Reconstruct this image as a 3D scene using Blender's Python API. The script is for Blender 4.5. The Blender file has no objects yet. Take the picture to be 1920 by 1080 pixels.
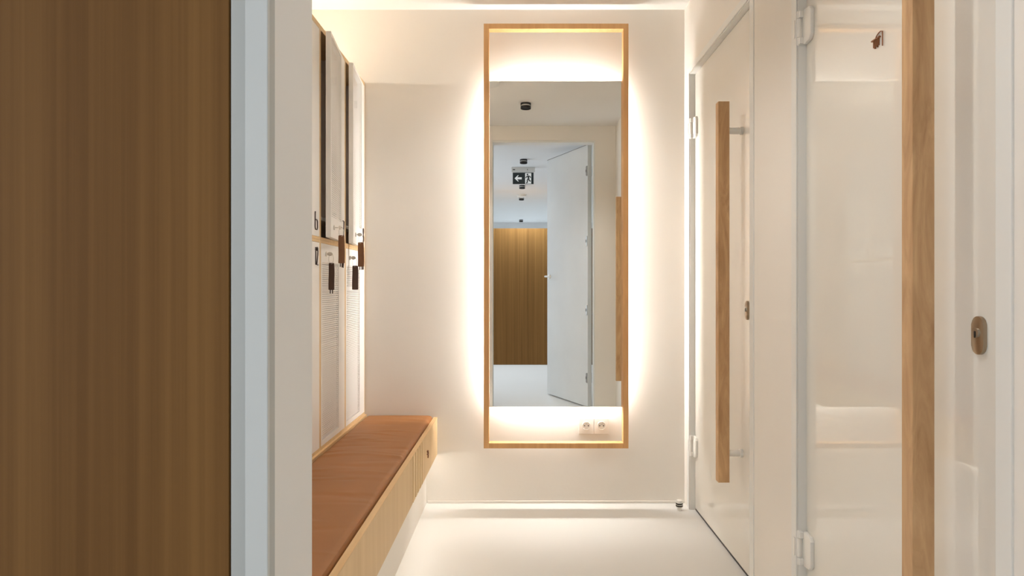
import bpy, bmesh, math, random
from mathutils import Vector, Matrix
R = math.radians
C = bpy.context.scene.collection
sc = bpy.context.scene

# ------------------------------------------------------------------ camera, world, exposure
F = 1224.0                      # focal length in pixels of a 1920 px wide frame
EYE = 1.097
cam = bpy.data.cameras.new('camera')
cam.sensor_width = 36.0
cam.lens = 36.0 * F / 1920.0
cam.shift_x = -16.0 / 1920.0
cam.shift_y = -4.0 / 1920.0
cam.clip_start = 0.02
co = bpy.data.objects.new('camera', cam)
co.location = (0, 0, EYE)
co.rotation_euler = (R(90), 0, 0)
C.objects.link(co)
sc.camera = co

w = bpy.data.worlds.new('world'); sc.world = w; w.use_nodes = True
w.node_tree.nodes['Background'].inputs[0].default_value = (0.75, 0.85, 1.0, 1)
w.node_tree.nodes['Background'].inputs[1].default_value = 0.0

sc.view_settings.view_transform = 'Standard'
sc.view_settings.look = 'None'
sc.view_settings.gamma = 1.0
sc.view_settings.use_curve_mapping = False
sc.view_settings.exposure = 0.23
sc.cycles.max_bounces = 14
sc.cycles.diffuse_bounces = 8
sc.cycles.glossy_bounces = 6
sc.cycles.transparent_max_bounces = 12
sc.cycles.caustics_reflective = True
sc.cycles.sample_clamp_indirect = 6.0

def light(name, kind, loc, energy, color, rot=(0, 0, 0), **kw):
    l = bpy.data.lights.new(name, kind); l.energy = energy; l.color = color
    for k, v in kw.items(): setattr(l, k, v)
    o = bpy.data.objects.new(name, l); o.location = loc; o.rotation_euler = rot; C.objects.link(o)
    return o
WARM = (1.0, 0.96, 0.915)
COOL = (0.80, 0.90, 1.0)
ROOM_SPOT = 23
CORR_SPOT = 130
LED_MIRROR = 91.0
LED_TOP = 48.0
LED_BENCH = 12.0
# unseen cool fill lamp, added to brighten the corridor from one side
light('corridor_fill', 'AREA', (-1.885, -1.35, 1.33), 34, (0.84, 0.91, 1.0), (0, R(-90), 0), shape='RECTANGLE', size=1.85, size_y=2.3)

# ------------------------------------------------------------------ materials
def new_mat(name):
    m = bpy.data.materials.new(name); m.use_nodes = True
    nt = m.node_tree; b = nt.nodes['Principled BSDF']
    return m, nt, b
def simple(name, col, rough=0.5, metal=0.0, var=0.03, scale=8.0, bump=0.0, bscale=200.0, coat=0.0, spec=0.5, emit=None, es=0.0):
    m, nt, b = new_mat(name)
    tc = nt.nodes.new('ShaderNodeTexCoord')
    nz = nt.nodes.new('ShaderNodeTexNoise'); nz.inputs['Scale'].default_value = scale; nz.inputs['Detail'].default_value = 5
    nt.links.new(tc.outputs['Object'], nz.inputs['Vector'])
    mx = nt.nodes.new('ShaderNodeMix'); mx.data_type = 'RGBA'
    mx.inputs[6].default_value = tuple(max(0, c * (1 - var)) for c in col) + (1,)
    mx.inputs[7].default_value = tuple(min(1, c * (1 + var)) for c in col) + (1,)
    nt.links.new(nz.outputs['Fac'], mx.inputs[0])
    nt.links.new(mx.outputs[2], b.inputs['Base Color'])
    b.inputs['Roughness'].default_value = rough; b.inputs['Metallic'].default_value = metal
    b.inputs['Coat Weight'].default_value = coat; b.inputs['Coat Roughness'].default_value = 0.01
    b.inputs['Specular IOR Level'].default_value = spec
    if bump:
        n2 = nt.nodes.new('ShaderNodeTexNoise'); n2.inputs['Scale'].default_value = bscale; n2.inputs['Detail'].default_value = 4
        nt.links.new(tc.outputs['Object'], n2.inputs['Vector'])
        bp = nt.nodes.new('ShaderNodeBump'); bp.inputs['Strength'].default_value = bump; bp.inputs['Distance'].default_value = 0.002
        nt.links.new(n2.outputs['Fac'], bp.inputs['Height']); nt.links.new(bp.outputs[0], b.inputs['Normal'])
    if emit:
        b.inputs['Emission Color'].default_value = (*emit, 1); b.inputs['Emission Strength'].default_value = es
    return m
def wood(name, dark, light_, axis='Z', rough=0.5, stretch=(60, 60, 1.2), wave=0.0, patch=0.0, plank=0.0, spec=0.4):
    """wood grain running along one axis; stretch is the noise scale across / across / along"""
    m, nt, b = new_mat(name)
    tc = nt.nodes.new('ShaderNodeTexCoord')
    mp = nt.nodes.new('ShaderNodeMapping')
    a, c, l = stretch
    s = {'Z': (a, c, l), 'Y': (a, l, c), 'X': (l, a, c)}[axis]
    mp.inputs['Scale'].default_value = s
    nt.links.new(tc.outputs['Object'], mp.inputs['Vector'])
    n1 = nt.nodes.new('ShaderNodeTexNoise'); n1.inputs['Scale'].default_value = 1.0; n1.inputs['Detail'].default_value = 6; n1.inputs['Roughness'].default_value = 0.6
    n1.inputs['Distortion'].default_value = wave
    nt.links.new(mp.outputs[0], n1.inputs['Vector'])
    mp2 = nt.nodes.new('ShaderNodeMapping'); mp2.inputs['Scale'].default_value = tuple(v * 0.14 for v in s)
    nt.links.new(tc.outputs['Object'], mp2.inputs['Vector'])
    n2 = nt.nodes.new('ShaderNodeTexNoise'); n2.inputs['Scale'].default_value = 1.0; n2.inputs['Detail'].default_value = 3
    nt.links.new(mp2.outputs[0], n2.inputs['Vector'])
    ad = nt.nodes.new('ShaderNodeMath'); ad.operation = 'MULTIPLY_ADD'; ad.inputs[1].default_value = 0.55
    nt.links.new(n1.outputs['Fac'], ad.inputs[0])
    ml = nt.nodes.new('ShaderNodeMath'); ml.operation = 'MULTIPLY'; ml.inputs[1].default_value = 0.45 + patch
    nt.links.new(n2.outputs['Fac'], ml.inputs[0]); nt.links.new(ml.outputs[0], ad.inputs[2])
    last = ad.outputs[0]
    if plank:
        # veneer leaves of different tone, side by side along x
        sx = nt.nodes.new('ShaderNodeSeparateXYZ'); nt.links.new(tc.outputs['Object'], sx.inputs[0])
        dv = nt.nodes.new('ShaderNodeMath'); dv.operation = 'DIVIDE'; dv.inputs[1].default_value = plank; nt.links.new(sx.outputs['X'], dv.inputs[0])
        fl = nt.nodes.new('ShaderNodeMath'); fl.operation = 'FLOOR'; nt.links.new(dv.outputs[0], fl.inputs[0])
        wn = nt.nodes.new('ShaderNodeTexWhiteNoise'); wn.noise_dimensions = '1D'; nt.links.new(fl.outputs[0], wn.inputs['W'])
        m3 = nt.nodes.new('ShaderNodeMath'); m3.operation = 'MULTIPLY_ADD'; m3.inputs[1].default_value = 0.18; m3.inputs[2].default_value = -0.09
        nt.links.new(wn.outputs['Value'], m3.inputs[0])
        a3 = nt.nodes.new('ShaderNodeMath'); nt.links.new(last, a3.inputs[0]); nt.links.new(m3.outputs[0], a3.inputs[1]); last = a3.outputs[0]
    rp = nt.nodes.new('ShaderNodeValToRGB')
    rp.color_ramp.elements[0].position = 0.32; rp.color_ramp.elements[0].color = (*dark, 1)
    rp.color_ramp.elements[1].position = 0.68; rp.color_ramp.elements[1].color = (*light_, 1)
    nt.links.new(last, rp.inputs[0]); nt.links.new(rp.outputs[0], b.inputs['Base Color'])
    b.inputs['Roughness'].default_value = rough; b.inputs['Specular IOR Level'].default_value = spec
    bp = nt.nodes.new('ShaderNodeBump'); bp.inputs['Strength'].default_value = 0.08; bp.inputs['Distance'].default_value = 0.001
    nt.links.new(n1.outputs['Fac'], bp.inputs['Height']); nt.links.new(bp.outputs[0], b.inputs['Normal'])
    return m
def perforated(name, col):
    m, nt, b = new_mat(name)
    b.inputs['Base Color'].default_value = (*col, 1); b.inputs['Roughness'].default_value = 0.45
    tc = nt.nodes.new('ShaderNodeTexCoord'); sx = nt.nodes.new('ShaderNodeSeparateXYZ'); nt.links.new(tc.outputs['Object'], sx.inputs[0])
    def M(op, a, bb=None):
        n = nt.nodes.new('ShaderNodeMath'); n.operation = op
        for i, v in enumerate((a, bb)):
            if v is None: continue
            if isinstance(v, (int, float)): n.inputs[i].default_value = v
            else: nt.links.new(v, n.inputs[i])
        return n.outputs[0]
    P, Q = 0.0105, 0.0085          # spacing along the door and up it
    v = M('DIVIDE', M('ADD', sx.outputs['Z'], 5.0), Q); row = M('FLOOR', v)
    u = M('ADD', M('DIVIDE', M('ADD', sx.outputs['Y'], 5.0), P), M('MULTIPLY', M('MODULO', row, 2.0), 0.5))
    du = M('MULTIPLY', M('SUBTRACT', M('FRACT', u), 0.5), P)
    dv = M('MULTIPLY', M('SUBTRACT', M('FRACT', v), 0.5), Q)
    d = M('SQRT', M('ADD', M('MULTIPLY', M('MULTIPLY', du, du), 0.6), M('MULTIPLY', dv, dv)))
    hole = M('LESS_THAN', d, 0.0027)
    tr = nt.nodes.new('ShaderNodeBsdfTransparent'); ms = nt.nodes.new('ShaderNodeMixShader')
    nt.links.new(hole, ms.inputs[0]); nt.links.new(b.outputs[0], ms.inputs[1]); nt.links.new(tr.outputs[0], ms.inputs[2])
    nt.links.new(ms.outputs[0], nt.nodes['Material Output'].inputs['Surface'])
    return m
def emitter(name, col, s):
    m = bpy.data.materials.new(name); m.use_nodes = True; nt = m.node_tree
    nt.nodes.remove(nt.nodes['Principled BSDF']); e = nt.nodes.new('ShaderNodeEmission')
    e.inputs[0].default_value = (*col, 1); e.inputs[1].default_value = s
    nt.links.new(e.outputs[0], nt.nodes['Material Output'].inputs['Surface'])
    return m

PL = simple('sand_plaster', (0.81, 0.775, 0.72), 0.75, var=0.035, scale=2.2, bump=0.12, bscale=60)
CEIL = simple('ceiling_paint', (0.82, 0.80, 0.765), 0.8, var=0.015, scale=3, bump=0.04, bscale=120)
CCEIL = simple('corridor_ceiling_paint', (0.80, 0.81, 0.82), 0.8, var=0.01)
FLOOR = simple('poured_floor', (0.72, 0.71, 0.685), 0.42, var=0.03, scale=1.6, bump=0.04, bscale=20)
WHITE = simple('white_lacquer', (0.80, 0.80, 0.77), 0.35, var=0.01)
LOCKW = simple('locker_white', (0.85, 0.83, 0.80), 0.42, var=0.01)
PERF = perforated('perforated_white', (0.85, 0.83, 0.80))
LINER = simple('grey_lining', (0.80, 0.74, 0.70), 0.7, var=0.03)
GLOSS = simple('glossy_white_glass', (0.79, 0.77, 0.71), 0.02, var=0.006, coat=0.5)
JAMB = simple('grey_white_frame', (0.77, 0.775, 0.75), 0.35, var=0.01)
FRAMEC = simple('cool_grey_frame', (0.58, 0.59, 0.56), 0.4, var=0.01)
FRAME_SHADED = simple('cool_grey_frame_shaded', (0.44, 0.445, 0.415), 0.4, var=0.01)  # same frame colour, darkened to hold down the light on its outer face
LEAF = simple('mottled_grey_leaf', (0.74, 0.76, 0.76), 0.6, var=0.07, scale=3.5, bump=0.05, bscale=30)
PAD = simple('hinge_white', (0.82, 0.81, 0.77), 0.3, var=0.01)
CHROME = simple('brushed_steel', (0.62, 0.60, 0.56), 0.28, metal=1.0)
BRASS = simple('bronze_steel', (0.40, 0.32, 0.23), 0.33, metal=1.0)
STEEL = simple('dull_steel', (0.30, 0.29, 0.27), 0.35, metal=1.0)
BLACK = simple('matt_black', (0.012, 0.012, 0.012), 0.5)
DARK = simple('keyhole_black', (0.01, 0.008, 0.006), 0.7)
RUBBER = simple('black_rubber', (0.02, 0.018, 0.016), 0.8)
TAGM = simple('brown_leather_tag', (0.050, 0.020, 0.008), 0.55, var=0.25, scale=40, bump=0.3, bscale=400)
TAGL = simple('tan_leather_tag', (0.15, 0.060, 0.020), 0.5, var=0.25, scale=40, bump=0.3, bscale=400)
NUM = simple('dark_brown_numeral', (0.035, 0.014, 0.008), 0.5)
ICON = simple('copper_brown_mark', (0.22, 0.075, 0.022), 0.4, var=0.2, scale=60)
PLASTIC = simple('socket_plastic', (0.80, 0.76, 0.70), 0.35, var=0.01)
SIGNW = simple('sign_white', (0.80, 0.82, 0.82), 0.5, emit=(1, 1, 1), es=0.25)
SIGNB = simple('sign_dark', (0.025, 0.035, 0.035), 0.4)
OAK = wood('light_oak', (0.60, 0.355, 0.155), (0.74, 0.49, 0.245), 'Z', 0.5, (45, 45, 1.5))
OAKY = wood('light_oak_lengthwise', (0.62, 0.40, 0.19), (0.78, 0.55, 0.30), 'Y', 0.5, (45, 45, 1.5))
OAKV = wood('light_oak_front', (0.62, 0.425, 0.215), (0.74, 0.54, 0.30), 'Z', 0.5, (30, 30, 1.3))
OAKF = wood('oak_mirror_frame', (0.50, 0.27, 0.105), (0.66, 0.39, 0.17), 'Z', 0.5, (50, 50, 2))
BARW = wood('figured_cherry_bar', (0.34, 0.18, 0.075), (0.70, 0.46, 0.245), 'Z', 0.42, (24, 24, 4.5), wave=1.6, patch=0.05)
VEN = wood('brown_oak_veneer', (0.135, 0.062, 0.016), (0.225, 0.112, 0.032), 'Z', 0.55, (95, 95, 0.8), plank=0.18, spec=0.12)
LEATHER = simple('tan_leather', (0.30, 0.125, 0.038), 0.50, var=0.12, scale=6, bump=0.10, bscale=300, spec=0.35)
MIRROR = None
m_, nt_, b_ = new_mat('mirror_silver')
b_.inputs['Base Color'].default_value = (0.93, 0.95, 0.935, 1); b_.inputs['Metallic'].default_value = 1; b_.inputs['Roughness'].default_value = 0.0
MIRROR = m_
E_MIR = emitter('led_mirror', WARM, LED_MIRROR)
E_TOP = emitter('led_top', (1.0, 0.95, 0.86), LED_TOP)
E_BEN = emitter('led_bench', (1.0, 0.95, 0.86), LED_BENCH)
GLASS, nt_, b_ = new_mat('added_window_glass')
b_.inputs['Base Color'].default_value = (0.9, 0.95, 1, 1); b_.inputs['Transmission Weight'].default_value = 1; b_.inputs['Roughness'].default_value = 0.3

# ------------------------------------------------------------------ mesh helpers
def box(bm, x0, x1, y0, y1, z0, z1, bev=0.0):
    vs = [bm.verts.new((x, y, z)) for x in (x0, x1) for y in (y0, y1) for z in (z0, z1)]
    f = [(0, 1, 3, 2), (4, 6, 7, 5), (0, 4, 5, 1), (2, 3, 7, 6), (0, 2, 6, 4), (1, 5, 7, 3)]
    fs = [bm.faces.new([vs[i] for i in q]) for q in f]
    if bev:
        es = list({e for q in fs for e in q.edges})
        bmesh.ops.bevel(bm, geom=es, offset=bev, segments=2, affect='EDGES', profile=0.5)
def tube(bm, pts, r, seg=10, caps=True):
    pts = [Vector(p) for p in pts]; rings = []
    n = len(pts); rr = r if isinstance(r, (list, tuple)) else [r] * n
    up = None
    for i, p in enumerate(pts):
        t = (pts[min(i + 1, n - 1)] - pts[max(i - 1, 0)]).normalized()
        if up is None:
            up = Vector((0, 0, 1)) if abs(t.z) < 0.9 else Vector((1, 0, 0))
        a = (up - t * up.dot(t)).normalized(); b = t.cross(a); up = a
        rings.append([bm.verts.new(p + (a * math.cos(2 * math.pi * k / seg) + b * math.sin(2 * math.pi * k / seg)) * rr[i]) for k in range(seg)])
    for i in range(n - 1):
        for k in range(seg):
            bm.faces.new([rings[i][k], rings[i][(k + 1) % seg], rings[i + 1][(k + 1) % seg], rings[i + 1][k]])
    if caps:
        bm.faces.new(rings[0][::-1]); bm.faces.new(rings[-1])
def lathe(bm, c, prof, axis='Z', seg=28):
    """prof = [(radius, along)]; closed at both ends"""
    c = Vector(c); rings = []
    for r, h in prof:
        ring = []
        for k in range(seg):
            a = 2 * math.pi * k / seg; u, v = r * math.cos(a), r * math.sin(a)
            ring.append(bm.verts.new(c + Vector({'Z': (u, v, h), 'X': (h, u, v), 'Y': (u, h, v)}[axis])))
        rings.append(ring)
    for i in range(len(rings) - 1):
        for k in range(seg):
            bm.faces.new([rings[i][k], rings[i][(k + 1) % seg], rings[i + 1][(k + 1) % seg], rings[i + 1][k]])
    bm.faces.new(rings[0][::-1]); bm.faces.new(rings[-1])
def prism(bm, poly, d, plane='YZ', bev=0.0):
    """poly in a plane, pushed from d[0] to d[1] along the third axis"""
    def P(a, b, h): return {'YZ': (h, a, b), 'XZ': (a, h, b), 'XY': (a, b, h)}[plane]
    lo = [bm.verts.new(P(a, b, d[0])) for a, b in poly]; hi = [bm.verts.new(P(a, b, d[1])) for a, b in poly]
    n = len(poly); fs = [bm.faces.new(lo), bm.faces.new(hi[::-1])]
    for i in range(n):
        fs.append(bm.faces.new([lo[i], lo[(i + 1) % n], hi[(i + 1) % n], hi[i]]))
    if bev:
        es = list({e for e in fs[1].edges} | {e for e in fs[0].edges})
        bmesh.ops.bevel(bm, geom=es, offset=bev, segments=2, affect='EDGES', profile=0.5)
def capsule(cy, cz, w, h, n=12):
    r = w / 2; p = []
    for k in range(n + 1):
        a = math.pi * k / n; p.append((cy + r * math.cos(a), cz + h / 2 - r + r * math.sin(a)))
    for k in range(n + 1):
        a = math.pi + math.pi * k / n; p.append((cy + r * math.cos(a), cz - h / 2 + r + r * math.sin(a)))
    return p
def obj(name, bm, m, parent=None, smooth=False, loc=None, rotz=0.0):
    bmesh.ops.recalc_face_normals(bm, faces=bm.faces[:])
    me = bpy.data.meshes.new(name); bm.to_mesh(me); bm.free()
    me.materials.append(m)
    if smooth:
        for p in me.polygons: p.use_smooth = True
        try: me.set_sharp_from_angle(angle=R(35))
        except Exception: pass
    o = bpy.data.objects.new(name, me); C.objects.link(o)
    if loc: o.location = loc
    o.rotation_euler.z = rotz
    if parent: o.parent = parent
    return o
def B(): return bmesh.new()
def bx(name, m, parent, *boxes, bev=0.0, **kw):
    bm = B()
    for b in boxes: box(bm, *b, bev=bev)
    return obj(name, bm, m, parent, **kw)
def tag(o, label, cat, group=None):
    o['label'] = label; o['category'] = cat
    if group: o['group'] = group
    return o
def thing(name, label, cat, loc=(0, 0, 0), rotz=0.0, group=None):
    o = bpy.data.objects.new(name, None); o.empty_display_size = 0.05; C.objects.link(o)
    o.location = loc; o.rotation_euler.z = rotz
    return tag(o, label, cat, group)
def struct(o):
    o['kind'] = 'structure'; return o
def rel(o, parent_loc):
    """a mesh modelled in world coordinates, kept in place under a parent at parent_loc"""
    o.location = Vector(o.location) - Vector(parent_loc); return o

# ------------------------------------------------------------------ the setting
D = 3.30        # back wall
XR = 0.829      # right wall face
XD = 0.855      # door faces in that wall
XL = -1.27      # left wall behind the lockers
ZC = 2.493      # room ceiling
PY0, PY1 = 0.653, 0.77   # partition towards the corridor
JX0, JX1 = -0.246, 0.652 # its opening
OZ = 2.368

struct(bx('floor', FLOOR, None, (-2.0, 2.2, -7.6, 3.45, -0.08, 0.0)))
struct(bx('ceiling', CEIL, None, (XL - 0.1, 1.05, 0.70, D + 0.12, ZC, ZC + 0.1)))
struct(bx('ceiling_corridor', CCEIL, None, (-2.0, 2.2, -7.6, 0.70, 2.45, 2.593)))
struct(bx('wall_back', PL, None, (XL - 0.1, 1.05, D, D + 0.12, 0, ZC)))
struct(bx('wall_left', PL, None, (XL - 0.1, XL, PY1, D, 0, ZC)))
DT = 2.138      # door opening height
d1 = (2.354, 3.20); d2 = (1.135, 1.955)
struct(bx('wall_right', PL, None,
    (XR, 0.93, PY1, d2[0], 0, ZC), (XR, 0.93, d2[1], d1[0], 0, ZC), (XR, 0.93, d1[1], D, 0, ZC),
    (XR, 0.93, d2[0], d2[1], DT, ZC), (XR, 0.93, d1[0], d1[1], DT, ZC), (0.93, 1.05, PY1, D, 0, ZC)))
struct(bx('wall_front', PL, None,
    (-2.0, JX0, PY0, PY1, 0, ZC), (JX1, 2.2, PY0, PY1, 0, ZC), (JX0, JX1, PY0, PY1, OZ, ZC)))
# corridor shell
struct(bx('wall_corridor_far', CCEIL, None, (-2.0, 2.2, -7.6, -7.5, 0, 2.45)))
struct(bx('wall_corridor_right', CCEIL, None, (2.0, 2.1, -7.5, PY0, 0, 2.45)))
struct(bx('wall_corridor_left', CCEIL, None, (-2.0, -1.9, -7.5, -2.6, 0, 2.45), (-2.0, -1.9, -0.1, PY0, 0, 2.45),
          (-2.0, -1.9, -2.6, -0.1, 0, 0.3), (-2.0, -1.9, -2.6, -0.1, 2.35, 2.45)))
struct(bx('baseboard_back', PL, None, (-0.47, XR - 0.0005, D - 0.006, D, 0, 0.012), bev=0.002))

# entrance frame on the corridor side of the partition and round its opening
bm = B()
box(bm, -0.2806, JX0 + 0.001, PY0 - 0.022, PY0, 0, OZ + 0.035, 0.002)
box(bm, JX1 - 0.001, JX1 + 0.035, PY0 - 0.022, PY0, 0, OZ + 0.035, 0.002)
box(bm, -0.2806, JX1 + 0.035, PY0 - 0.022, PY0, OZ - 0.001, OZ + 0.035, 0.002)
struct(obj('trim_1', bm, FRAME_SHADED))
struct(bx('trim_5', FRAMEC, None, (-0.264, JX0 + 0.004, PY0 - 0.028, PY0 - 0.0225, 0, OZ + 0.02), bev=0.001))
# slim frame at the room edge of the opening
bm = B()
box(bm, JX1 - 0.012, JX1 - 0.0004, PY0 + 0.001, PY1 - 0.004, 0, OZ - 0.0185)
box(bm, JX0 + 0.0004, JX1 - 0.0004, PY0 + 0.001, PY1 - 0.004, OZ - 0.018, OZ - 0.0004)
struct(obj('trim_2', bm, JAMB))
# frames of the two doors in the right wall
def door_trim(name, y0, y1):
    bm = B(); x0, x1 = XR - 0.004, XR + 0.002
    box(bm, x0, x1, y0 - 0.038, y0, 0, DT + 0.03, 0.0015)
    box(bm, x0, x1, y1, y1 + 0.035, 0, DT + 0.03, 0.0015)
    box(bm, x0, x1, y0, y1, DT, DT + 0.03, 0.0015)
    # rebate
    box(bm, XR + 0.002, XD + 0.03, y1 - 0.003, y1 + 0.004, 0, DT)
    box(bm, XR + 0.002, XD + 0.03, y0 - 0.004, y0 + 0.003, 0, DT)
    box(bm, XR + 0.002, XD + 0.03, y0, y1, DT - 0.004, DT + 0.004)
    return struct(obj(name, bm, JAMB))
door_trim('trim_3', *d1); door_trim('trim_4', *d2)

# unseen corridor window, added to house the fill lamp
wi = struct(bx('added_window_1', WHITE, None, (-1.96, -1.90, -2.6, -2.54, 0.3, 2.35), (-1.96, -1.90, -0.16, -0.1, 0.3, 2.35),
     (-1.96, -1.90, -2.54, -0.16, 0.3, 0.36), (-1.96, -1.90, -2.54, -0.16, 2.29, 2.35), (-1.955, -1.905, -1.38, -1.32, 0.36, 2.29)))
bx('added_window_pane', GLASS, wi, (-1.935, -1.925, -2.54, -0.16, 0.36, 2.29))

# ------------------------------------------------------------------ doors in the right wall
def make_door(name, y0, y1, ybar, ylock, icon=False):
    root = bx(name, GLOSS, None, (XD, XD + 0.04, y0 + 0.004, y1 - 0.003, 0.010, DT - 0.006), bev=0.0012)
    struct(root)
    bx('gap_shade', BLACK, root, (XD + 0.001, XD + 0.03, y0 + 0.006, y1 - 0.005, 0.0005, 0.0101))  # black strip stands in for the shade in the gap under the door
    # pull bar
    bar = bx('pull_bar', BARW, root, (0.7577, 0.8006, ybar, ybar + 0.036, 0.343, 1.804), bev=0.0012)
    for z in (0.452, 1.694):
        bm = B(); lathe(bm, (0, ybar + 0.016, z), [(0.0125, 0.8004), (0.0125, 0.843), (0.0155, 0.844), (0.0155, 0.8549)], 'X')
        obj('post', bm, CHROME if False else PAD, bar, smooth=True)
    # escutcheon
    bm = B(); prism(bm, capsule(ylock, 1.005, 0.032, 0.0715), (XD - 0.0075, XD - 0.0001), 'YZ', 0.0012)
    esc = obj('lock_plate', bm, BRASS, root, smooth=True); esc['label'] = 'bronze oval lock plate'
    bm = B(); lathe(bm, (0, ylock, 1.010), [(0.0085, XD - 0.0115), (0.0088, XD - 0.0105), (0.0088, XD - 0.0076)], 'X')
    obj('lock_cylinder', bm, CHROME, esc, smooth=True)
    bm = B(); prism(bm, capsule(ylock, 1.007, 0.004, 0.013), (XD - 0.0122, XD - 0.0116), 'YZ')
    obj('keyhole', bm, DARK, esc)
    # hinges
    for zc in (1.868, 0.314):
        pl = [(y1 - 0.002, zc - 0.045), (y1 - 0.012, zc - 0.052), (y1 - 0.046, zc - 0.048), (y1 - 0.056, zc - 0.036),
              (y1 - 0.056, zc + 0.036), (y1 - 0.046, zc + 0.048), (y1 - 0.012, zc + 0.052), (y1 - 0.002, zc + 0.045)]
        bm = B(); prism(bm, pl, (XD - 0.012, XD - 0.0001), 'YZ', 0.0015)
        hg = obj('hinge', bm, PAD, root, smooth=True)
        bm = B(); lathe(bm, (XD - 0.020, y1 + 0.002, zc), [(0.006, -0.052), (0.0078, -0.049), (0.0078, -0.0295)], 'Z')
        lathe(bm, (XD - 0.020, y1 + 0.002, zc), [(0.0078, -0.0275), (0.0078, 0.0275)], 'Z')
        lathe(bm, (XD - 0.020, y1 + 0.002, zc), [(0.0078, 0.0295), (0.0078, 0.049), (0.006, 0.052)], 'Z')
        lathe(bm, (XD - 0.020, y1 + 0.002, zc), [(0.005, -0.045), (0.005, 0.045)], 'Z')
        obj('knuckle', bm, PAD, hg, smooth=True)
        bx('frame_leaf', PAD, hg, (XR - 0.0065, XR - 0.0041, y1 + 0.006, y1 + 0.016, zc - 0.027, zc + 0.027), bev=0.001)
        bx('leaf_arm', PAD, hg, (XD - 0.024, XD - 0.011, y1 - 0.012, y1 + 0.001, zc + 0.030, zc + 0.049), bev=0.0015)
        bx('leaf_arm', PAD, hg, (XD - 0.024, XD - 0.011, y1 - 0.012, y1 + 0.001, zc - 0.049, zc - 0.030), bev=0.0015)
    if icon:
        bm = B(); xx = XD - 0.003
        arch = [(1.537, 1.6625), (1.537, 1.697)]
        for k in range(1, 9):
            a = math.pi / 2 * k / 8
            arch.append((1.537 + 0.003 + 0.027 * math.sin(a) * 0.98, 1.700 - 0.004 * (1 - math.cos(a)) * 3))
        arch.append((1.5675, 1.6885))
        tube(bm, [(xx, a, b) for a, b in arch], 0.0014, 8)
        box(bm, XD - 0.005, XD - 0.0002, 1.548, 1.584, 1.6875, 1.6905)
        for k in range(5):
            y = 1.5545 + k * 0.0052
            box(bm, XD - 0.004, XD - 0.0002, y - 0.0011, y + 0.0011, 1.667 if k % 2 else 1.6705, 1.6875)
        ic = obj('shower_symbol', bm, ICON, root); ic['label'] = 'copper brown shower symbol on the door'
    return root
make_door('door_1', *d1, 2.500, 2.451)
make_door('door_2', *d2, 1.262, 1.212, icon=True)

# open entrance leaf, swung into the corridor
hx, hy = 0.640, 0.600; fx, fy = 0.308, -0.140
L3 = math.hypot(fx - hx, fy - hy); ang = math.atan2(fy - hy, fx - hx)
lf = obj('door_3', (lambda b: (box(b, 0, L3, -0.042, 0.0, 0.012, 2.362, 0.0015), b)[1])(B()), LEAF, None, loc=(hx, hy, 0), rotz=ang)
struct(lf)
bx('top_edge_strip', STEEL, lf, (0.0, L3, -0.0445, -0.0385, 2.3625, 2.3655))  # dark strip along the top edge of the leaf
for z in (0.27, 0.88, 1.50, 2.13):
    bm = B(); prism(bm, [(0.004, z - 0.045), (0.004, z + 0.045), (0.020, z + 0.045), (0.028, z + 0.036), (0.028, z - 0.036), (0.020, z - 0.045)], (-0.046, 0.004), 'XZ', 0.001)
    h = obj('hinge', bm, STEEL, lf)
    bx('hinge_cap', DARK, h, (0.020, 0.026, -0.048, 0.0055, z - 0.012, z + 0.012))
bm = B(); s = L3 - 0.05
for sgn, yb in ((-1, -0.042), (1, 0.0)):
    tube(bm, [(s, yb, 1.19), (s, yb + sgn * 0.045, 1.19), (s - 0.012, yb + sgn * 0.055, 1.19), (s - 0.12, yb + sgn * 0.055, 1.19)], 0.009, 12)
    lathe(bm, (s, 0, 1.19), [(0.024, yb + sgn * 0.0001), (0.024, yb + sgn * 0.008)], 'Y')
obj('door_handle', bm, WHITE, lf, smooth=True)

# ------------------------------------------------------------------ wall mirror with its light
mr = thing('wall_mirror', 'tall backlit mirror in a thin oak frame hung on the end wall', 'mirror', (0.1745, 3.27, 0.0))
O = mr.location
fx0, fx1, fz0, fz1, fw, fy0, fy1 = -0.1804, 0.5294, 0.300, 2.383, 0.0255, 3.200, 3.248
bm = B()
box(bm, fx0, fx0 + fw, fy0, fy1, fz0, fz1, 0.0008); box(bm, fx1 - fw, fx1, fy0, fy1, fz0, fz1, 0.0008)
box(bm, fx0 + fw, fx1 - fw, fy0, fy1, fz1 - fw, fz1, 0.0008); box(bm, fx0 + fw, fx1 - fw, fy0, fy1, fz0, fz0 + fw, 0.0008)
fr = rel(obj('frame', bm, OAKF, mr), O)
mx0, mx1, mz0, mz1 = fx0 + fw + 0.0005, fx1 - fw - 0.0005, 0.497, 2.112
rel(bx('mirror_glass', MIRROR, mr, (mx0, mx1, 3.235, 3.240, mz0, mz1)), O)
bi = 0.035
rel(bx('backing_box', WHITE, mr, (mx0 + bi, mx1 - bi, 3.2401, 3.2995, mz0 + bi, mz1 - bi)), O)
e = 0.0008; ya, yb = 3.268, 3.284
bm = B()
box(bm, mx0 + bi - e - 0.003, mx0 + bi - e, ya, yb, mz0 + bi, mz1 - bi); box(bm, mx1 - bi + e, mx1 - bi + e + 0.003, ya, yb, mz0 + bi, mz1 - bi)
box(bm, mx0 + bi, mx1 - bi, ya, yb, mz1 - bi + e, mz1 - bi + e + 0.003); box(bm, mx0 + bi, mx1 - bi, ya, yb, mz0 + bi - e - 0.003, mz0 + bi - e)
ls = rel(obj('led_strip', bm, E_MIR, mr), O); ls['label'] = 'glowing warm white strip behind the glass'
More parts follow.
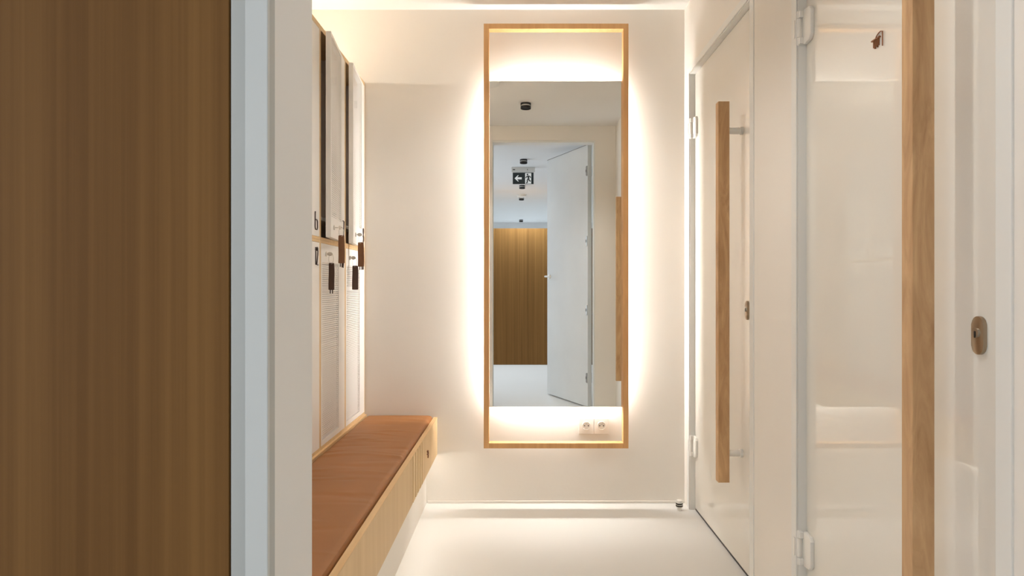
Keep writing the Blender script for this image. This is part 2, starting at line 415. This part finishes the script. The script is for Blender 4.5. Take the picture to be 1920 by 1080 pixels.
# four small brackets carry the frame off the wall
for z in (0.62, 1.99):
    for x0 in (fx0 + 0.004, fx1 - 0.016): rel(bx('wall_bracket', WHITE, mr, (x0, x0 + 0.012, fy1, D - 0.0005, z, z + 0.012)), O)

# ------------------------------------------------------------------ double socket below the mirror
so = thing('wall_socket', 'cream double power socket on the wall below the mirror glass', 'power socket', (0.371, D, 0.39))
O = so.location
rel(bx('socket_plate', PLASTIC, so, (0.294, 0.3695, 3.2895, 3.2995, 0.350, 0.429), (0.3705, 0.446, 3.2895, 3.2995, 0.350, 0.429), bev=0.002), O)
for cx in (0.3318, 0.4083):
    bm = B(); lathe(bm, (cx, 0, 0.3925), [(0.0215, 3.2905), (0.0215, 3.2875), (0.0195, 3.2870), (0.0190, 3.2890)], 'Y', 32)
    s_ = rel(obj('socket_insert', bm, PLASTIC, so, smooth=True), O)
    bm = B()
    for dx in (-0.0095, 0.0095): lathe(bm, (cx + dx - O.x, 0, 0.3925 - O.z), [(0.0030, 3.2880 - O.y), (0.0030, 3.2865 - O.y)], 'Y', 14)
    ho = obj('pin_hole', bm, DARK, s_); ho.location = -s_.location
    bm = B(); tube(bm, [(cx - O.x, 3.2892 - O.y, 0.4035 - O.z), (cx - O.x, 3.2785 - O.y, 0.4035 - O.z)], 0.0024, 12)
    ho = obj('earth_pin', bm, CHROME, s_, smooth=True); ho.location = -s_.location

# ------------------------------------------------------------------ numerals drawn with one stroke
G = {
 '1': [[(0.2, 0.85), (0.5, 1), (0.5, 0)]],
 '2': [[(0, 0.8), (0.1, 0.95), (0.35, 1), (0.7, 0.95), (0.8, 0.75), (0.7, 0.55), (0, 0), (0.8, 0)]],
 '3': [[(0, 0.9), (0.4, 1), (0.8, 0.8), (0.45, 0.55), (0.8, 0.25), (0.4, 0), (0, 0.1)]],
 '4': [[(0.6, 0), (0.6, 1), (0, 0.3), (0.8, 0.3)]],
 '5': [[(0.75, 1), (0.1, 1), (0.05, 0.55), (0.45, 0.62), (0.8, 0.4), (0.75, 0.12), (0.4, 0), (0, 0.1)]],
 '6': [[(0.05, 1), (0.0, 0.9), (0, 0.12), (0.15, 0.0), (0.65, 0), (0.8, 0.12), (0.8, 0.46), (0.65, 0.56), (0.15, 0.56), (0.0, 0.48)]],
 '7': [[(0, 1), (0.8, 1), (0.65, 0.6), (0.4, 0)]],
 '8': [[(0.4, 0.55), (0.08, 0.75), (0.15, 0.95), (0.4, 1), (0.65, 0.95), (0.72, 0.75), (0.4, 0.55), (0.03, 0.35), (0.05, 0.1), (0.4, 0), (0.75, 0.1), (0.77, 0.35), (0.4, 0.55)]],
 '9': [[(0.3, 0), (0.7, 0.3), (0.8, 0.65), (0.75, 0.9), (0.4, 1), (0.05, 0.9), (0, 0.65), (0.1, 0.5), (0.4, 0.44), (0.75, 0.6)]],
 '0': [[(0.4, 1), (0.05, 0.85), (0, 0.5), (0.05, 0.15), (0.4, 0), (0.75, 0.15), (0.8, 0.5), (0.75, 0.85), (0.4, 1)]],
}
def numeral(text, y0, y1, z0, z1, x):
    bm = B(); n = len(text); cw = (y1 - y0) / n
    for i, ch in enumerate(text):
        for st in G[ch]:
            tube(bm, [(x, y0 + i * cw + a * cw * 0.9, z0 + b * (z1 - z0)) for a, b in st], 0.0022, 8)
    return bm

# ------------------------------------------------------------------ lockers
W = 0.367; DEP = 0.478; XF = -0.787
ZL, ZM, ZT = 0.449, 1.278, 2.124
def make_locker(upper, number, y0, theta, label):
    z0, z1 = (ZM, ZT) if upper else (ZL, ZM)
    tb, tt = (0.011, 0.019) if upper else (0.012, 0.011)
    t = thing('locker', label, 'locker', (XF, y0, z0), 0, 'white changing room lockers')
    H = z1 - z0; s = 0.009; g = 0.0005
    bx('carcass', OAKV, t, (-DEP, 0, g, s, 0, H - g), (-DEP, 0, W - s, W - g, 0, H - g),
       (-DEP, 0, s, W - s, 0, tb), (-DEP, 0, s, W - s, H - tt, H - g), (-DEP, -DEP + 0.006, s, W - s, tb, H - tt))
    li = bx('lining', LINER, t, (-DEP + 0.007, -0.024, s, s + 0.003, tb, H - tt), (-DEP + 0.007, -0.024, W - s - 0.003, W - s, tb, H - tt),
       (-DEP + 0.0065, -DEP + 0.010, s, W - s, tb, H - tt)); li['label'] = 'grey lining'
    zs = 0.088 if upper else H - 0.20
    sh = bx('shelf', LOCKW, t, (-DEP + 0.01, -0.03, s + 0.003, W - s - 0.003, zs, zs + 0.014))
    # door: its origin is the hinge corner, the free edge lies at -y
    Ld = W - 2 * s - 0.003; hb = tb + 0.001; ht = H - tt - (0.002 if upper else 0.001)
    if upper: pz0, pz1 = 0.095, 0.810
    else: pz0, pz1 = 0.035, 0.741
    py0, py1 = -Ld + 0.014, -0.095
    th = 0.020
    bm = B()
    box(bm, -th, 0, -Ld, 0, hb, pz0); box(bm, -th, 0, -Ld, 0, pz1, ht)
    box(bm, -th, 0, -Ld, py0, pz0, pz1); box(bm, -th, 0, py1, 0, pz0, pz1)
    d = obj('door', bm, LOCKW, t, loc=(0, W - s - 0.0015, 0), rotz=R(theta)); d['label'] = 'white door with a perforated field'
    bx('perforated_panel', PERF, d, (-0.010, -0.002, py0, py1, pz0, pz1))
    zl = 0.055 if upper else H - 0.052
    bm = B(); lathe(bm, (0, -Ld + 0.066, zl), [(0.0098, 0.0001), (0.0098, 0.003), (0.008, 0.004), (0.006, 0.0045)], 'X', 20)
    obj('cam_lock', bm, CHROME, d, smooth=True)
    nz = 0.036 if upper else H - 0.100
    bm = numeral(number, -0.058, -0.019, nz, nz + 0.068, 0.0018)
    n = obj('number', bm, NUM, d); n['label'] = 'dark brown numeral ' + number
    for z in ((0.125, H - 0.12) if upper else (0.12, H - 0.12)):
        bx('hinge', NUM if upper else CHROME, d, (-0.070, -th - 0.0005, -0.030, -0.006, z - 0.016, z + 0.016), bev=0.002)
    return t
ys = [3.2985 - W * (k + 1) for k in range(5)]    # nearest to the end wall first
up = ['8', '7', '6', '5', '4']; lo = ['14', '13', '12', '11', '10']
pos_u = ['open upper locker in the corner by the end wall, its key tag hanging down',
         'upper locker left ajar between the corner locker and the closed one',
         'closed upper locker number 6 beside the doorway edge, above locker 12',
         'closed upper locker number 5 towards the entrance', 'closed upper locker number 4 nearest the entrance']
pos_l = ['closed lower locker in the corner by the end wall with a dark key tag',
         'closed lower locker with dense perforation, second from the end wall',
         'closed lower locker number 12 beside the doorway edge, below locker 6',
         'closed lower locker number 11 towards the entrance', 'closed lower locker number 10 nearest the entrance']
for k in range(5):
    make_locker(True, up[k], ys[k], (5.4, 6.4, 0, 0, 0)[k], pos_u[k])
    make_locker(False, lo[k], ys[k], 0, pos_l[k])

# keys with leather tags
def key(lock, ang, reach, tagx, tagw, ztop, zbot, m, label, yaw=0.0, edge=False, ends=False):
    """lock = the point where the key enters; the key points out of the door along ang"""
    lx, ly, lz = lock
    t = thing('locker_key', label, 'key', lock, 0, 'locker keys with leather tags')
    dx, dy = math.cos(ang), math.sin(ang)
    bm = B(); tube(bm, [(0, 0, 0), (dx * (reach - 0.008), dy * (reach - 0.008), 0)], 0.0018, 8)
    obj('key_shaft', bm, CHROME, t)
    bm = B()
    cx, cy = dx * reach, dy * reach
    poly = [(0.010 * math.cos(a * math.pi / 10) * 1.1, 0.008 * math.sin(a * math.pi / 10)) for a in range(20)]
    prism(bm, poly, (-0.0012, 0.0012), 'XZ', 0.0004)
    bo = obj('key_bow', bm, CHROME, t, loc=(cx, cy, 0), rotz=R(80) if edge else R(5))
    # split ring
    zr = (ztop - lz + -0.006) / 2 + 0.001; rz = abs(ztop - lz + 0.006) / 2 + 0.006
    tx = tagx - lx
    bm = B(); n = 20
    rx = min(0.010, tagw * 0.42)
    cxr = (cx + tx) / 2 + 0.002
    pts = [(cxr + rx * math.sin(2 * math.pi * k / n), cy + 0.001 * math.cos(2 * math.pi * k / n), zr + rz * math.cos(2 * math.pi * k / n)) for k in range(n + 1)]
    tube(bm, pts, 0.0009, 6, caps=False)
    obj('split_ring', bm, CHROME, t, smooth=True)
    bm = B(); h = ztop - zbot; nx, nzz = 6, 16; th = 0.0042
    # leather strip, gently bowed
    def P(u, v, s_):
        x = (u - 0.5) * tagw * (1 - 0.10 * (1 - v) ** 6) + 0.0005 * math.sin(v * 6 + tagx * 90)
        y = 0.003 * math.sin(v * 3.1) + s_ * th / 2 * (1 - 0.5 * (2 * u - 1) ** 6)
        return (x, y, -v * h + (0.0015 * (2 * u - 1) ** 4 if v > 0.5 else -0.0015 * (2 * u - 1) ** 4))
    fr_ = [[bm.verts.new(P(i / nx, j / nzz, -1)) for i in range(nx + 1)] for j in range(nzz + 1)]
    bk_ = [[bm.verts.new(P(i / nx, j / nzz, 1)) for i in range(nx + 1)] for j in range(nzz + 1)]
    for j in range(nzz):
        for i in range(nx):
            bm.faces.new([fr_[j][i], fr_[j][i + 1], fr_[j + 1][i + 1], fr_[j + 1][i]])
            bm.faces.new([bk_[j][i], bk_[j + 1][i], bk_[j + 1][i + 1], bk_[j][i + 1]])
        bm.faces.new([fr_[j][0], fr_[j + 1][0], bk_[j + 1][0], bk_[j][0]])
        bm.faces.new([fr_[j][nx], bk_[j][nx], bk_[j + 1][nx], fr_[j + 1][nx]])
    for i in range(nx):
        bm.faces.new([fr_[0][i], bk_[0][i], bk_[0][i + 1], fr_[0][i + 1]])
        bm.faces.new([fr_[nzz][i], fr_[nzz][i + 1], bk_[nzz][i + 1], bk_[nzz][i]])
    tg = obj('leather_tag', bm, m, t, smooth=True, loc=(tx, cy, ztop - lz), rotz=yaw)
    if ends:
        for k, dx_ in enumerate((-0.0045, 0.0045)):
            bx('strap_end', NUM, tg, (dx_ - 0.0018, dx_ + 0.0018, -0.001, 0.001, -h - 0.014, -h + 0.002))
    return t
def on_door(y0, theta, upper):
    s = 0.009; Ld = W - 2 * s - 0.003; q = Ld - 0.066; a = R(theta)
    z = ZM + 0.055 if upper else ZM - 0.052
    return (XF + q * math.sin(a) + 0.005 * math.cos(a), y0 + W - s - 0.0015 - q * math.cos(a) + 0.005 * math.sin(a), z)
key(on_door(ys[1], 6.4, True), R(6.4), 0.020, -0.7255, 0.025, 1.302, 1.188, TAGL, 'lighter brown key tag on the ajar locker left of the corner', 0.25, True, True)
key(on_door(ys[0], 5.4, True), R(5.4), 0.014, -0.7365, 0.029, 1.298, 1.185, TAGL, 'brown key tag hanging highest and closest to the end wall', -0.1, False, True)
key(on_door(ys[1], 0, False), 0, 0.011, -0.765, 0.023, 1.190, 1.080, TAGM, 'darkest slim key tag on the lower locker, furthest left of the four', 0.1, False, True)
key(on_door(ys[0], 0, False), 0, 0.012, -0.762, 0.028, 1.190, 1.079, TAGM, 'dark brown key tag on the lower corner locker', 0.0, False, False)

# light strip lying on top of the lockers
tag(bx('led_strip', E_TOP, None, (-1.10, -1.085, 1.50, D - 0.04, ZT + 0.0005, ZT + 0.010)), 'warm white light strip lying on top of the locker row', 'light strip')

# ------------------------------------------------------------------ bench
XB = -0.421; YS = 2.557
be = thing('bench', 'long light oak bench with a drawer front, running under the lockers', 'bench', (XB, 2.0, 0.0))
O = be.location
bxb = lambda name, m, par, *b, **k: rel(bx(name, m, par, *b, **k), O)
bxb('seat_box', OAKV, be, (XL + 0.001, XB - 0.05, PY1 + 0.002, D - 0.001, 0.2457, 0.400))
bxb('front_panel', OAKV, be, (XB - 0.0185, XB, PY1 + 0.002, YS - 0.005, 0.2457, 0.428), bev=0.0008)
bxb('edge_strip', OAKY, be, (XB - 0.0185, XB + 0.0004, PY1 + 0.002, D - 0.001, 0.4281, 0.4335), bev=0.0006)
bxb('back_ledge', OAKY, be, (XL + 0.001, XF + 0.010, PY1 + 0.002, D - 0.001, 0.4005, 0.4485))
# drawer front with upright slots at its near end
bm = B(); ypos = YS + 0.005
slots = [2.625 + 0.055 * k for k in range(4)]
edges = [ypos]
for s_ in slots: edges += [s_ - 0.006, s_ + 0.006]
edges.append(D - 0.001)
for i in range(0, len(edges), 2): box(bm, XB - 0.0185, XB, edges[i], edges[i + 1], 0.2457, 0.428)
for s_ in slots: box(bm, XB - 0.0185, XB - 0.005, s_ - 0.0065, s_ + 0.0065, 0.2457, 0.428)
dr = rel(obj('drawer', bm, OAKV, be), O)
bxb('seam_shade', NUM, be, (XB - 0.024, XB - 0.0190, YS - 0.02, YS + 0.02, 0.25, 0.3985))  # dark sheet behind the drawer seam, standing in for its shade
bm = B(); xx = XB + 0.0018
def dl(p): return [(xx - O.x, a - O.y, b - O.z) for a, b in p]
tube(bm, dl([(2.945 + 0.012 * math.sin(a), 0.345 + 0.009 * math.cos(a)) for a in [k * math.pi / 6 for k in range(-2, 9)]]), 0.0026, 8)
tube(bm, dl([(2.960, 0.350), (2.966, 0.336), (2.958, 0.326), (2.955, 0.318)]), 0.0030, 8)
k_ = obj('drawer_symbol', bm, ICON, dr); k_.location = -dr.location; k_['label'] = 'small brown symbol on the drawer'
bxb('plinth', PL, be, (XL + 0.001, -0.475, PY1 + 0.002, D - 0.001, 0.0, 0.2455))
tag(bx('led_strip', E_BEN, None, (-0.470, -0.458, PY1 + 0.05, D - 0.05, 0.2375, 0.2452)), 'light strip tucked under the front edge of the bench', 'light strip')

# cushion with cross wrinkles
rnd = random.Random(5)
cx0, cx1, cy0, cy1 = XF + 0.0115, XB - 0.0205, PY1 + 0.01, D - 0.010
fold = []
for k in range(95):
    y = rnd.uniform(0.9, 3.25); x = rnd.uniform(cx0 + 0.02, cx1 - 0.02)
    fold.append((x, y, rnd.uniform(0.05, 0.16), rnd.uniform(0.008, 0.026), rnd.uniform(-0.0035, 0.0045), rnd.uniform(-0.22, 0.16), rnd.uniform(0, 6)))
nx, ny = 44, 420
bm = B(); top = []
for j in range(ny + 1):
    row = []; y = cy0 + (cy1 - cy0) * j / ny
    for i in range(nx + 1):
        u = i / nx; x = cx0 + (cx1 - cx0) * u
        ex = min(x - cx0, cx1 - x); ey = min(y - cy0, cy1 - y); q = min(ex, ey)
        rr = 0.020
        edge = math.sqrt(max(0, 1 - (1 - min(q, rr) / rr) ** 2))
        z = 0.4245 + 0.022 * edge + 0.007 * math.sin(math.pi * u) * min(1, ey / 0.06)
        for (a, b, la, wb, h, sl, ph) in fold:
            dy = y - b - sl * (x - a) - 0.006 * math.sin(18 * (x - a) + ph)
            if abs(dy) < wb * 3.2:
                dxx = (x - a) / la
                if abs(dxx) < 1.8: z += h * edge * math.exp(-(dy / wb) ** 2) * math.exp(-dxx * dxx * 1.6)
        row.append(bm.verts.new((x, y, z)))
    top.append(row)
for j in range(ny):
    for i in range(nx): bm.faces.new([top[j][i], top[j][i + 1], top[j + 1][i + 1], top[j + 1][i]])
bot = {}
ring = [top[0][i] for i in range(nx + 1)] + [top[j][nx] for j in range(1, ny + 1)] + [top[ny][i] for i in range(nx - 1, -1, -1)] + [top[j][0] for j in range(ny - 1, 0, -1)]
low = [bm.verts.new((v.co.x, v.co.y, 0.4005)) for v in ring]
for i in range(len(ring)):
    k = (i + 1) % len(ring); bm.faces.new([ring[i], ring[k], low[k], low[i]])
bm.faces.new(low)
tag(obj('bench_cushion', bm, LEATHER, None, smooth=True), 'long creased tan leather cushion lying in the bench top', 'cushion')

# ------------------------------------------------------------------ door stop
ds = thing('door_stop', 'small white door stop with two black rubber rings on the floor by the corner', 'door stop', (0.776, 3.19, 0))
bm = B(); lathe(bm, (0, 0, 0), [(0.010, 0.0), (0.010, 0.012), (0.0152, 0.016), (0.0152, 0.046), (0.013, 0.050)], 'Z'); obj('post', bm, WHITE, ds, smooth=True)
for z in (0.020, 0.030):
    bm = B(); lathe(bm, (0, 0, 0), [(0.0154, z), (0.0170, z + 0.001), (0.0170, z + 0.006), (0.0154, z + 0.007)], 'Z'); obj('rubber_ring', bm, RUBBER, ds, smooth=True)

# ------------------------------------------------------------------ ceiling fixtures
def spotlight(x, y, z, label, power, color, group):
    t = thing('ceiling_spotlight', label, 'ceiling light', (x, y, z), 0, group)
    bm = B(); lathe(bm, (0, 0, 0), [(0.0395, 0), (0.0395, -0.015)], 'Z'); obj('base', bm, BLACK, t, smooth=True)
    bm = B(); lathe(bm, (0, 0, 0), [(0.034, -0.0151), (0.034, -0.0239)], 'Z'); obj('neck', bm, WHITE, t, smooth=True)
    bm = B(); lathe(bm, (0, 0, 0), [(0.0395, -0.024), (0.0395, -0.043), (0.033, -0.043), (0.033, -0.036)], 'Z'); obj('head', bm, BLACK, t, smooth=True)
    if power:
        l = light('spot_lamp', 'SPOT', (0, 0, -0.05), power, color, spot_size=R(125), spot_blend=0.6, shadow_soft_size=0.03); l.parent = t
    return t
spotlight(0.040, 1.48, ZC, 'black double disc spotlight on the ceiling seen in the mirror inside the room', ROOM_SPOT, WARM, None)
spotlight(0.040, 2.62, ZC, 'added unseen second black double disc spotlight on the room ceiling, nearer the mirror', 15, WARM, None)  # unseen fixture added to brighten the floor, bench and lockers
gc = 'black spotlights along the corridor ceiling'
spotlight(0.033, -0.52, 2.45, 'black corridor spotlight nearest the doorway, in front of the exit sign', 20, COOL, gc)
spotlight(0.022, -2.33, 2.45, 'black corridor spotlight just behind the exit sign', CORR_SPOT, COOL, gc)
spotlight(0.014, -3.51, 2.45, 'black corridor spotlight past the round detector', 220, COOL, gc)
spotlight(0.012, -6.90, 2.45, 'furthest black corridor spotlight above the wood cabinets', 160, COOL, gc)
def detector(x, y, z, r, label):
    t = thing('smoke_detector', label, 'smoke detector', (x, y, z))
    bm = B(); lathe(bm, (0, 0, 0), [(r, 0), (r, -0.010), (r * 0.96, -0.014)], 'Z'); obj('base', bm, WHITE, t, smooth=True)
    bm = B(); lathe(bm, (0, 0, 0), [(r * 0.9, -0.0141), (r * 0.86, -0.030), (r * 0.5, -0.040)], 'Z'); obj('cover', bm, WHITE, t, smooth=True)
detector(-0.215, 2.03, ZC, 0.08, 'white round detector on the room ceiling at the mirror top left')
detector(0.016, -3.22, 2.45, 0.08, 'white round detector on the corridor ceiling behind the exit sign')

# exit sign hanging in the corridor
ex = thing('exit_sign', 'dark exit sign with white arrow and running man under the corridor ceiling', 'exit sign', (0.030, -0.99, 2.45))
bx('housing', WHITE, ex, (-0.134, 0.134, -0.025, 0.025, -0.058, 0), bev=0.004)
bx('sensor', SIGNB, ex, (-0.118, -0.092, 0.0252, 0.027, -0.034, -0.024))
bx('test_button', SIGNB, ex, (0.046, 0.052, 0.0252, 0.027, -0.036, -0.022))
sp = bx('sign_panel', SIGNB, ex, (-0.119, 0.119, -0.006, 0.006, -0.190, -0.060))
bm = B(); yf = (0.0062, 0.0075)
ar = [(-0.098, -0.125), (-0.058, -0.087), (-0.052, -0.093), (-0.068, -0.113), (-0.016, -0.113), (-0.016, -0.137), (-0.068, -0.137), (-0.052, -0.157), (-0.058, -0.163)]
prism(bm, ar, yf, 'XZ'); a_ = obj('arrow', bm, SIGNW, sp)
bm = B(); prism(bm, [(0.022, -0.186), (0.022, -0.066), (0.092, -0.066), (0.092, -0.186)], yf, 'XZ'); obj('doorway_field', bm, SIGNW, sp)
bm = B(); yr = (0.0077, 0.0092)
def limb(p, r=0.0055): 
    tube(bm, [(a, 0.0085, b) for a, b in p], r, 8)
lathe(bm, (0.049, 0, -0.082), [(0.0095, 0.0077), (0.0095, 0.0095)], 'Y', 16)
limb([(0.055, -0.097), (0.062, -0.128)], 0.0095)
limb([(0.054, -0.098), (0.038, -0.106), (0.030, -0.122)]); limb([(0.058, -0.098), (0.076, -0.104), (0.086, -0.118)])
limb([(0.060, -0.130), (0.046, -0.146), (0.048, -0.168), (0.036, -0.180)], 0.0065); limb([(0.064, -0.130), (0.068, -0.150), (0.086, -0.158)], 0.0065)
obj('running_figure', bm, SIGNB, sp)

# ------------------------------------------------------------------ corridor wood
tag(bx('wood_wall_panel', VEN, None, (-1.60, -0.2835, PY0 - 0.018, PY0 - 0.0005, 0.0, 2.44), bev=0.001), 'brown oak veneer panel filling the left foreground beside the door frame', 'wall panel')
cb = thing('wood_cabinet', 'tall brown wood cabinet row at the corridor end seen in the mirror', 'cabinet', (0.2, -2.9, 0))
bx('carcass', VEN, cb, (-1.89, 1.79, -0.25, 0.28, 0, 1.897))
xs = [-1.89, -1.45, -1.0, -0.55, -0.10, 0.14, 0.60, 1.05, 1.5, 1.79]
for a, b in zip(xs[:-1], xs[1:]): bx('door', VEN, cb, (a + 0.001, b - 0.001, 0.2805, 0.300, 0.001, 1.896))
